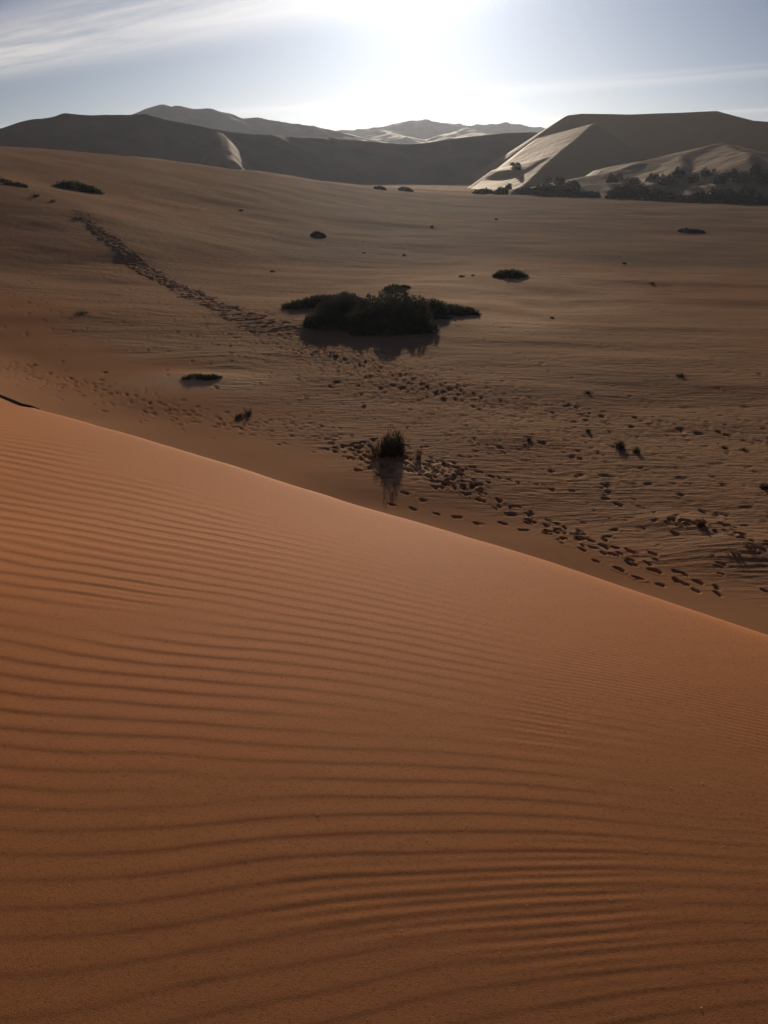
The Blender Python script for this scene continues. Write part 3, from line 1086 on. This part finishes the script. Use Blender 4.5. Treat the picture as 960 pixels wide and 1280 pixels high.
# upright reed-like shrub by the footprints
bush('twiggy_shrub', 'tall rounded twiggy dark bush beside the dense footprints', 490, 568,
     [(0, 0, 0.36, 0.34, 0.85), (0.2, 0.1, 0.28, 0.26, 0.78), (-0.18, 0.05, 0.26, 0.26, 0.7), (0.05, -0.1, 0.34, 0.3, 0.5)], 2300, 0.13, M_OLIVE, 121, up=1.0, aspect=6.0, stems=9)
bush('twiggy_shrub', 'thin ragged shrub close against the tall rounded twiggy bush', 473, 571,
     [(0, 0, 0.2, 0.2, 0.55), (-0.12, 0.05, 0.2, 0.16, 0.32)], 420, 0.12, M_OLIVE, 122, up=1.1, aspect=7.0, stems=5)
tuft('grass_tuft', 'sparse dry stalks beside the tall twiggy bush', 522, 574, 0.40, 0.3, 40, M_STRAW, 123, lean=0.1)
TG = 'small dry tufts scattered over the basin'
tuft('grass_tuft', 'wind bent dark grass tuft casting a slanted shadow', 776, 561, 0.34, 0.40, 120, M_OLIVE, 124, lean=-0.2)
tuft('grass_tuft', 'little dark tuft next to the wind bent grass tuft', 796, 566, 0.24, 0.26, 70, M_OLIVE, 125)
tuft('grass_tuft', 'thin spiky straw tuft above the rippled foot of the slope', 310, 518, 0.30, 0.40, 70, M_STRAW, 126)
tuft('grass_tuft', 'squat brown tuft just below the thin spiky straw tuft', 299, 522, 0.20, 0.36, 90, M_OLIVE, 127)
tuft('grass_tuft', 'reddish dry tuft at the head of a small sand tail among footprints', 877, 657, 0.22, 0.26, 90, M_STRAW, 128)
tuft('grass_tuft', 'pale dead grass on the shaded mound beside the footprints', 918, 692, 0.15, 0.4, 40, M_STRAW, 129)
tuft('grass_tuft', 'pale dead grass on the ridge above the shaded mound', 935, 683, 0.14, 0.35, 30, M_STRAW, 130)
tuft('grass_tuft', 'dark brown tuft half buried on the open slope below the trail', 103, 392, 0.22, 1.0, 120, M_OLIVE, 131)
bush('crest_bush', 'ragged brown bushes on the lit shoulder where the slope leaves the basin', 10, 231,
     [(-1.0, 0, 1.5, 0.9, 0.6), (1.4, 0, 0.9, 0.6, 0.4)], 1200, 0.25, M_OLIVE, 132)
ZONES = [
    ('tiny dry tuft on the trodden sand between the big clump and the twiggy bush', [(555, 498, .25, .35), (420, 478, .22, .3), (383, 497, .15, .5), (348, 470, .15, .4), (395, 440, .2, .5), (420, 445, .22, .4), (455, 508, .2, .3)]),
    ('small dry twigs beside the bush on the smooth sand hump', [(626, 340, .5, .7), (577, 346, .4, .7), (592, 345, .35, .5), (590, 392, .3, .8)]),
    ('ragged dry tuft on the lit shoulder beside the upper end of the trail', [(45, 246, .8, 1.2), (66, 252, .6, 1.0), (95, 274, .5, 1.5)]),
    ('tiny lone tuft on the far shaded plain behind the clump and the hump', [(505, 320, .5, .6), (301, 264, .7, 1.0), (620, 275, .7, .8), (540, 284, .6, .7), (455, 317, .4, .6), (340, 340, .4, .6)]),
    ('tiny dry tuft on the rippled floor around the wind bent grass tuft', [(735, 540, .3, .2), (661, 550, .25, .3), (955, 610, .35, .4), (930, 563, .25, .4), (905, 560, .22, .35)]),
    ('tiny dark tuft on the brown plain between the hump and the low lit dune', [(735, 492, .3, .5), (850, 470, .3, .5), (690, 398, .3, .4), (780, 330, .5, .7), (815, 355, .4, .6)]),
    ('few dry sprigs next to the flat creeping bush', [(270, 473, .22, .2)]),
]
k = 0
for lab, spots in ZONES:
    for (px, py, h_, w2) in spots:
        o = tuft('dry_tuft', lab, px, py, h_ * 0.55, w2 * 0.8, 90, M_OLIVE if k % 3 else M_STRAW, 200 + k, group=TG if len(spots) > 1 else None, blade=0.008 + 0.012 * h_)
        k += 1

# ------------------------------------------------------------------ belt of trees under the right-hand dunes


def land(x, y):
    x, y = np.atleast_1d(np.asarray(x, float)), np.atleast_1d(np.asarray(y, float))
    z = height(x, y)
    for x0, x1, y0, y1, fields in LAND:
        inside = (x > x0) & (x < x1) & (y > y0) & (y < y1)
        for f in fields:
            z = np.where(inside, np.maximum(z, f(x, y)), z)
    return z


def at_far(px, py):
    d = ray(px, py)
    t = np.linspace(300, 900, 5000)
    i = int(np.argmax(CAM_Z + d[2] * t < land(d[0] * t, d[1] * t)))
    return d[0] * t[i], d[1] * t[i]


def tree(name, label, x, y, w_, h, seed, n=1500, trunk=True, group=None):
    z = float(land(x, y)[0])
    root = link(name, None, loc=(x, y, z - 0.1))
    tag(root, label, 'tree', group)
    g = random.Random(seed)
    lobes = []
    base = h * (0.34 if trunk else 0.0)
    for i in range(7):
        a = g.uniform(0, 2 * math.pi)
        q = g.uniform(0.1, 0.75) * w_ * 0.5
        lobes.append((q * math.cos(a), q * math.sin(a), w_ * g.uniform(.16, .30), w_ * g.uniform(.16, .30), (h - base) * g.uniform(.45, .95)))
    C = mound_points(n, lobes, seed)
    C[:, 2] = C[:, 2] + base + (0.12 * h * np.sin(C[:, 0] * 1.3 + seed) if trunk else 0)
    V, Fq = leaf_cloud(C, 0.55, 1.0, 1.8, 0.2, seed)
    link('crown', mesh_np('crown', V, Fq, False), M_TREE, root)
    parts = [tube([(0, 0, 0), (w_ * .02, 0, h * .3), (w_ * .05, 0, h * .6)], [w_ * .035, w_ * .028, w_ * .012], 6)]
    for l in lobes[:5]:
        parts.append(tube([(w_ * .02, 0, h * .22), (l[0] * .6, l[1] * .6, base + .3 * (h - base)), (l[0], l[1], base + .6 * (h - base))], [w_ * .02, w_ * .012, w_ * .006], 5))
    link('trunk', mesh_np('trunk', *join(parts)), M_WOOD, root)
    return root


def flat_at(px, dist):
    d = ray(px, 240)
    k_ = dist / math.hypot(d[0], d[1])
    return d[0] * k_, d[1] * k_


x, y = flat_at(635, 372); tree('lone_tree', 'small round tree standing alone before the bright dune flank', x, y, 2.8, 3.0, 301, 700)
BG = 'dark trees in the belt under the dunes'
belt = [(598, 352, 5, 2.0), (606, 358, 6, 2.4), (628, 352, 7, 3.4), (655, 352, 8, 4.2), (672, 346, 10, 5.2), (690, 348, 10, 5.6), (708, 343, 9, 4.4), (724, 341, 8, 3.2), (742, 338, 6, 2.4),
        (770, 336, 10, 5.2), (788, 340, 9, 5.8), (806, 332, 10, 5.6), (822, 330, 9, 4.4), (838, 334, 8, 4.0), (858, 326, 7, 3.4), (874, 330, 9, 4.2), (892, 324, 10, 5.2), (910, 322, 10, 4.8), (930, 320, 10, 5.0), (950, 322, 9, 4.6), (975, 322, 10, 5.0), (1000, 322, 10, 5.0),
        (682, 380, 9, 6.0), (700, 384, 9, 5.6), (780, 362, 9, 6.0), (800, 366, 9, 6.0), (900, 352, 9, 6.4), (940, 350, 10, 6.4)]
for i, (px, dist, w_, h_) in enumerate(belt):
    x, y = flat_at(px, dist - 22)
    h_ *= 0.72
    lab = ('low dark shrub of the belt before the foot of the bright flank' if px < 650 else
           'dark tree of the belt between the bright flank and the low lit dune' if px < 750 else
           'dark tree of the front row before the low lit dune' if dist < 345 else
           'dark tree rising behind the front row of the belt')
    tree('belt_tree', lab, x, y, w_, h_, 310 + i, 1300, False, BG)
for i, (px, py, w_, h_) in enumerate([(770, 228, 7, 4), (792, 231, 7, 4), (815, 226, 6, 3.5), (832, 230, 7, 4), (848, 222, 6, 3.5), (868, 228, 7, 4), (884, 222, 7, 4), (900, 229, 7, 4), (915, 222, 6, 3.5), (930, 227, 7, 4), (945, 219, 7, 4), (956, 229, 7, 4), (700, 231, 6, 3.5), (684, 229, 6, 3.5), (718, 234, 6, 3)]):
    x, y = at_far(px, py)
    tree('dune_bush', 'dark low tree scattered up the shaded foot of the low dune behind the belt', x, y, w_, h_, 380 + i, 800, False, 'trees up the foot of the low dune')
for i, (px, py, w_, h_) in enumerate([(641, 208, 3, 1.8), (646, 213, 3.2, 1.8), (648, 207, 2.6, 1.6)]):
    x, y = at_far(px, py)
    tree('slope_tree', 'small dark tree in the cluster up on the bright dune flank', x, y, w_, h_, 360 + i, 700, True, 'trees on the bright flank')

# ------------------------------------------------------------------ dark strip standing in for a small scarp's shadow at the crest's far end
def on_land(px, py):
    d = ray(px, py)
    t = np.linspace(4, 60, 8000)
    z = CAM_Z + d[2] * t - height(d[0] * t, d[1] * t)
    i = int(np.argmax(z < 0))
    return (d[0] * t[i], d[1] * t[i], CAM_Z + d[2] * t[i])


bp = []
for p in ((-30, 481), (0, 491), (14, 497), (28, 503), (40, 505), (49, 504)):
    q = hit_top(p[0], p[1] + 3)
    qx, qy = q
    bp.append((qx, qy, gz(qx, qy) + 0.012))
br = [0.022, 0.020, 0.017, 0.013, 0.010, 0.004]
o = link('scarp_shadow', mesh_np('scarp_shadow', *tube(bp, br, 7)), M_WOOD)
tag(o, 'thin dark curved strip standing in for the shadow of a small scarp on the near dune crest', 'shadow line')

# ------------------------------------------------------------------ quartz grains glinting on the near dune
mq, tq, bq = new_mat('quartz')
bq.inputs['Base Color'].default_value = (0.85, 0.82, 0.76, 1)
bq.inputs['Roughness'].default_value = 0.15
tl = N(tq, 'ShaderNodeBsdfTranslucent')
tl.inputs['Color'].default_value = (0.95, 0.92, 0.86, 1)
mx = N(tq, 'ShaderNodeMixShader')
mx.inputs[0].default_value = 0.9
oq = [n for n in tq.nodes if n.type == 'OUTPUT_MATERIAL'][0]
tq.links.new(bq.outputs[0], mx.inputs[1]); tq.links.new(tl.outputs[0], mx.inputs[2]); tq.links.new(mx.outputs[0], oq.inputs['Surface'])
V, Fq = [], []
vis = np.nonzero((np.abs(AZ) < R(34)))[0]
for i in range(110):
    rrow = random.randrange(60, len(RF) - 40)
    c_ = int(random.choice(vis))
    p = np.array([XF[rrow, c_], YF[rrow, c_], ZF[rrow, c_]])
    s_ = random.uniform(0.0007, 0.0018) * (0.5 + 0.28 * p[1])
    p[2] += s_ * 0.6
    b0 = len(V)
    for d in ((1, 0, 0), (-1, 0, 0), (0, 1, 0), (0, -1, 0), (0, 0, 1), (0, 0, -1)):
        V.append(p + np.array(d) * s_ * random.uniform(.7, 1.2))
    for f in ((0, 2, 4), (2, 1, 4), (1, 3, 4), (3, 0, 4), (2, 0, 5), (1, 2, 5), (3, 1, 5), (0, 3, 5)):
        Fq.append([b0 + q for q in f])
o = link('quartz_grains', mesh_np('quartz_grains', np.array(V), np.array(Fq), False), mq)
o['kind'] = 'stuff'
tag(o, 'tiny pale quartz grains glinting on the near orange dune', 'sand grains')

# ------------------------------------------------------------------ haze
HX, HY0, HY1, HT = 9300.0, -9300.0, 9300.0, 175.0
hv = np.array([(x, y, z) for x in (-HX, HX) for y in (HY0, HY1) for z in (-6.0, HT)])
hf = np.array([(0, 1, 3, 2), (4, 6, 7, 5), (0, 4, 5, 1), (2, 3, 7, 6), (0, 2, 6, 4), (1, 5, 7, 3)])
hm = bpy.data.materials.new('haze')
hm.use_nodes = True
ht = hm.node_tree
ht.nodes.clear()
ho = N(ht, 'ShaderNodeOutputMaterial')
pv = N(ht, 'ShaderNodeVolumePrincipled')
pv.inputs['Color'].default_value = (0.74, 0.84, 1.0, 1)
pv.inputs['Density'].default_value = 0.00008
pv.inputs['Anisotropy'].default_value = 0.6
ht.links.new(pv.outputs[0], ho.inputs['Volume'])
hz = link('haze', mesh_np('haze', hv, hf, False), hm)
hz['kind'] = 'stuff'
tag(hz, 'pale dusty haze filling the air of the desert valley', 'haze')
